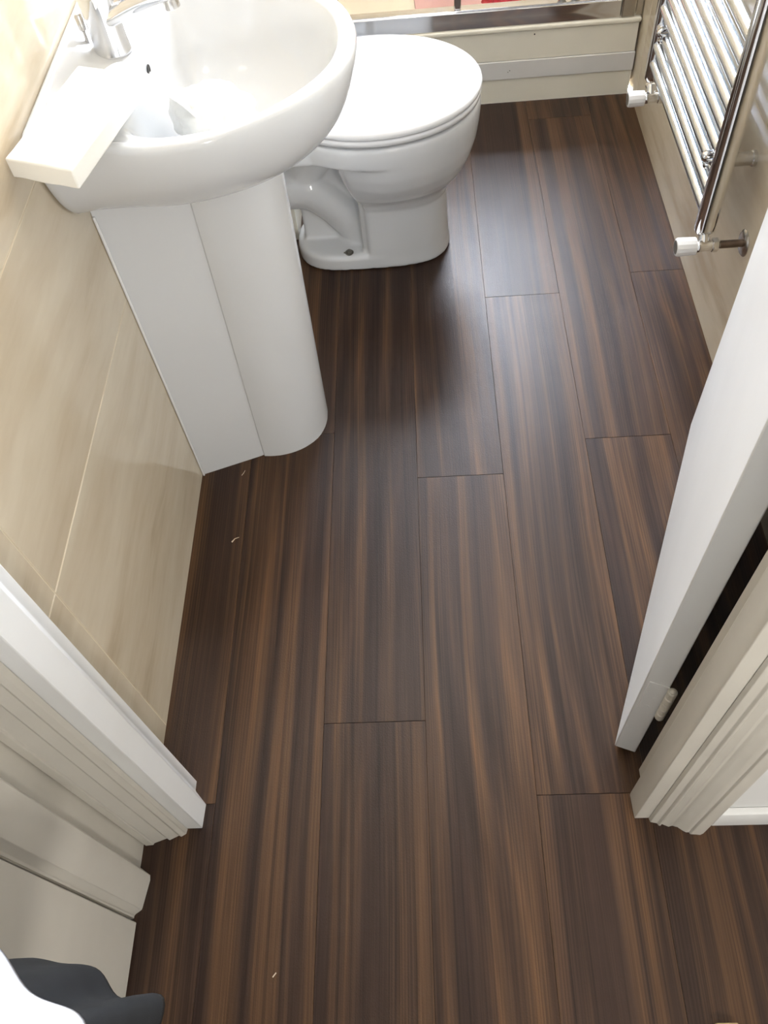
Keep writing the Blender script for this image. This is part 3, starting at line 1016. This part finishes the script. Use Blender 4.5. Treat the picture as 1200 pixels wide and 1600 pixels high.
for y in (Y1, Y2):
    v, f = oval_post(y, 0.312, 1.42)
    mesh('upright', v, f, M['chrome'], rad, angle=50)
zb = 0.3575
bars = []
z = zb
for grp in (9, 8, 6):
    for i in range(grp):
        bars.append(z)
        z += 0.0405
    z += 0.045
for z in bars:
    if z < 1.40:
        v, f = tube([(RX - 0.004, Y1 + 0.008, z), (RX - 0.004, Y2 - 0.008, z)], 0.0125, 20)
        mesh('bar', v, f, M['satin'], rad, angle=50)
for y in (Y1 + 0.052, Y2 - 0.050):
    for z in (0.434, 1.28):
        v, f = multi([lathe((0.6345, y, z), (-1, 0, 0), [(0, 0.0150), (0.006, 0.0150), (0.008, 0.0125), (0.052, 0.0125), (0.056, 0.0135), (0.064, 0.0135)], 22)])
        br = mesh('wall_bracket', v, f, M['chrome_dull'], rad, angle=30)
        v, f = multi([lathe((0.5705, y - 0.012, z + 0.0195), (-1, 0, 0.0), [(0, 0.006), (0.022, 0.006), (0.024, 0.0105), (0.036, 0.0110), (0.041, 0.007), (0.043, 0.002)], 18),
                      lathe((0.5705, y - 0.012, z + 0.0025), (-1, 0, 0.0), [(0, 0.004), (0.024, 0.004), (0.026, 0.0075), (0.034, 0.0075), (0.037, 0.003)], 14)])
        mesh('bracket_clamp', v, f, M['chrome'], br, angle=40)


def valve(y, zc, has_pipe_chip):
    va = bpy.data.objects.new('valve', None)
    COL.objects.link(va)
    va.parent = rad
    v, f = multi([lathe((0.538, y, zc), (1, 0, 0), [(0, 0.0105), (0.004, 0.0125), (0.012, 0.0125), (0.014, 0.0115), (0.032, 0.0115), (0.034, 0.009)], 20),
                  lathe((0.570, y, zc), (1, 0, 0), [(0, 0.0105), (0.002, 0.0142), (0.012, 0.0142), (0.014, 0.0105), (0.016, 0.009)], 6),
                  tube([(RX - 0.001, y, zc), (RX, y + 0.010, zc + 0.010), (RX, y + 0.019, zc + 0.020)], [0.0105, 0.0105, 0.0105], 16),
                  lathe((RX, y + 0.0205, zc + 0.012), (0, 0, 1), [(0, 0.0115), (0.002, 0.0128), (0.008, 0.0128), (0.010, 0.0108)], 6)])
    mesh('valve_body', v, f, M['chrome'], va, angle=30)
    v, f = lathe((0.540, y, zc), (-1, 0, 0), [(0, 0.0150), (0.001, 0.0172), (0.034, 0.0182), (0.038, 0.0172), (0.0392, 0.0150)], 14)
    mesh('hand_wheel', v, f, M['plastic'], va, angle=20)
    v, f = lathe((0.501, y, zc), (-1, 0, 0), [(0, 0.0135), (0.0006, 0.0130), (0.0008, 0.002)], 18)
    mesh('wheel_insert', v, f, M['bolt'], va)
    v, f = tube([(0.585, y, zc), (0.6335, y, zc)], 0.0078, 16)
    mesh('tail_pipe', v, f, M['pipe'], va)
    v, f = lathe((0.6348, y, zc), (-1, 0, 0), [(0, 0.0265), (0.0015, 0.0265), (0.005, 0.0225), (0.0062, 0.012), (0.0062, 0.008)], 28)
    mesh('pipe_collar', v, f, M['chrome_dull'], va)


valve(1.362, 0.2965, True)
valve(1.920, 0.2800, False)

# ------------------------------------------------------------------ clothes hanging on the hall door
HK = Vector((-0.452, -0.22, 1.26))


def cloth(name, hem, z0, neck, z1, amp, seed, mat, thick, text, cat):
    """draped garment hung from the hook: plan outline of the hem shrinks to the neck, folds deepen downwards"""
    n = 90
    hem = resample([p for p in catmull([(x, y, 0) for x, y in hem], 6)], n + 1)[:-1]
    rr_ = []
    for i in range(11):
        q = i / 10
        w_ = 1 - (1 - q) ** 1.5
        z = z1 + (z0 - z1) * q
        ring = []
        for k, p in enumerate(hem):
            a = 2 * math.pi * k / n
            f_ = 1 + amp * q * (math.sin(9 * a + seed + 0.8 * q) + 0.6 * math.sin(14 * a + 2 * seed))
            x_ = neck[0] + (p.x - neck[0]) * (0.10 + 0.90 * w_) * f_
            y_ = neck[1] + (p.y - neck[1]) * (0.06 + 0.94 * w_) * f_
            ring.append((max(x_, -0.494), y_, z + 0.006 * math.sin(4 * a + seed) * q))
        rr_.append(ring)
    v_, f_ = loft(rr_, True, False)
    o = mesh(name, v_, f_, mat, None, angle=70, solid=thick, subsurf=1)
    return label(o, text, cat)


cloth('dark_jacket', [(-0.49, 0.098), (-0.44, 0.100), (-0.40, 0.092), (-0.375, 0.086), (-0.338, 0.080), (-0.303, 0.068), (-0.284, 0.044), (-0.284, -0.05), (-0.31, -0.16), (-0.37, -0.24), (-0.44, -0.27), (-0.49, -0.26), (-0.49, -0.10), (-0.49, 0.098)], 0.52,
      (-0.468, -0.22), 1.27, 0.030, 0.9, M['charcoal'], 0.003, 'charcoal jacket hanging from the hook on the lower left hall door', 'jacket')
# sleeve of the jacket with an open cuff, sticking out to the right
sp_ = [(-0.410, -0.13, 0.70), (-0.385, -0.08, 0.64), (-0.355, -0.03, 0.585), (-0.328, 0.010, 0.545), (-0.312, 0.030, 0.525)]
sv, sf = tube(sp_, [0.040, 0.040, 0.036, 0.031, 0.029], 28, caps=False)
jk = bpy.data.objects['dark_jacket']
sl_ = mesh('sleeve', sv, sf, M['charcoal'], jk, solid=0.003, subsurf=1)
cloth('white_shirt', [(-0.47, 0.125), (-0.41, 0.112), (-0.375, 0.095), (-0.343, 0.077), (-0.314, 0.058), (-0.288, 0.042), (-0.262, 0.02), (-0.252, -0.05), (-0.28, -0.17), (-0.34, -0.27), (-0.44, -0.30), (-0.49, -0.28), (-0.49, -0.08), (-0.47, 0.125)], 0.74,
      (-0.425, -0.22), 1.30, 0.012, 1.7, M['whitecloth'], 0.002, 'white shirt hung over the charcoal jacket at the lower left corner', 'shirt')

# ------------------------------------------------------------------ small loose things on the floor
v, f = multi([(boxv(0.362, 0.392, -0.16, 0.0575, 0.0005, 0.018), BF)])
bt = mesh('wood_batten', v, f, M['palewood'], bevel=0.002)
label(bt, 'pale bare wood batten end on the floor at the lower right edge', 'batten')


def shred(pts, r, text):
    v_, f_ = tube(pts, r, 6)
    o = mesh('debris_shred', v_, f_, M['debris'])
    label(o, text, 'debris')


shred([(-0.416, 0.902, 0.002), (-0.410, 0.909, 0.0035), (-0.402, 0.913, 0.002)], [0.0017, 0.0009, 0.0005], 'tiny pale shred on the floor between the pedestal and the doorway')
shred([(-0.411, 1.071, 0.0013), (-0.407, 1.077, 0.0022), (-0.405, 1.084, 0.0012)], [0.0007, 0.0007, 0.0005], 'tiny pale shred on the floor right in front of the pedestal')
shred([(-0.277, 0.122, 0.0009), (-0.272, 0.128, 0.0009)], [0.0009, 0.0009], 'tiny pale splinter on the hall floor near the lower left')


# ------------------------------------------------------------------ ceiling lamps
def ceiling_lamp(name, x, y, r, power, text, color, glow=None):
    la = thing(name, text, 'ceiling lamp', (x, y, CEIL))
    v_, f_ = lathe((x, y, CEIL - 0.0005), (0, 0, -1), [(0, r * 1.18), (0.008, r * 1.18), (0.012, r * 1.05), (0.012, r * 1.02), (0.004, r * 1.0)], 36)
    mesh('lamp_ring', v_, f_, M['chrome'], la)
    v_, f_ = lathe((x, y, CEIL - 0.012), (0, 0, -1), [(0, r), (0.003, r * 0.97), (0.004, r * 0.3)], 36)
    mesh('lamp_disc', v_, f_, M['lamp'], la)
    d = bpy.data.lights.new(name + '_light', 'AREA')
    d.shape = 'DISK'
    d.size = r * 2
    d.energy = power
    d.color = color
    o = bpy.data.objects.new(name + '_light', d)
    COL.objects.link(o)
    o.location = (x, y, CEIL - 0.02)


ceiling_lamp('bathroom_ceiling_lamp', -0.05, 1.55, 0.075, SPOT_POWER, 'small round downlight in the bathroom ceiling', (1, 0.93, 0.84))
# fill light added on the hall's rear wall, unseen behind the viewpoint
hfill = thing('hall_wall_lamp', 'added round fill light on the hall wall behind the viewpoint', 'fill light', (0.70, -1.08, 1.30))
v, f = lathe((0.70, -1.0795, 1.30), (0, 1, 0), [(0, 0.19), (0.012, 0.19), (0.020, 0.18), (0.020, 0.165)], 40)
mesh('fill_base', v, f, M['chrome'], hfill)
v, f = lathe((0.70, -1.0590, 1.30), (0, 1, 0), [(0, 0.16), (0.010, 0.155), (0.018, 0.12), (0.022, 0.05), (0.022, 0.01)], 40)
M['hall_fill'] = mat_emit('hall_fill_glow', (1, 0.96, 0.90, 1), 2.0)  # glowing face of the added fill light
mesh('fill_disc', v, f, M['hall_fill'], hfill)
d = bpy.data.lights.new('hall_wall_lamp_light', 'AREA')
d.shape = 'DISK'
d.size = 0.32
d.energy = HALL_FILL_POWER
d.color = (1, 0.96, 0.90)
o = bpy.data.objects.new('hall_wall_lamp_light', d)
COL.objects.link(o)
o.location = (0.70, -1.03, 1.30)
o.rotation_euler = (math.radians(90), 0, 0)
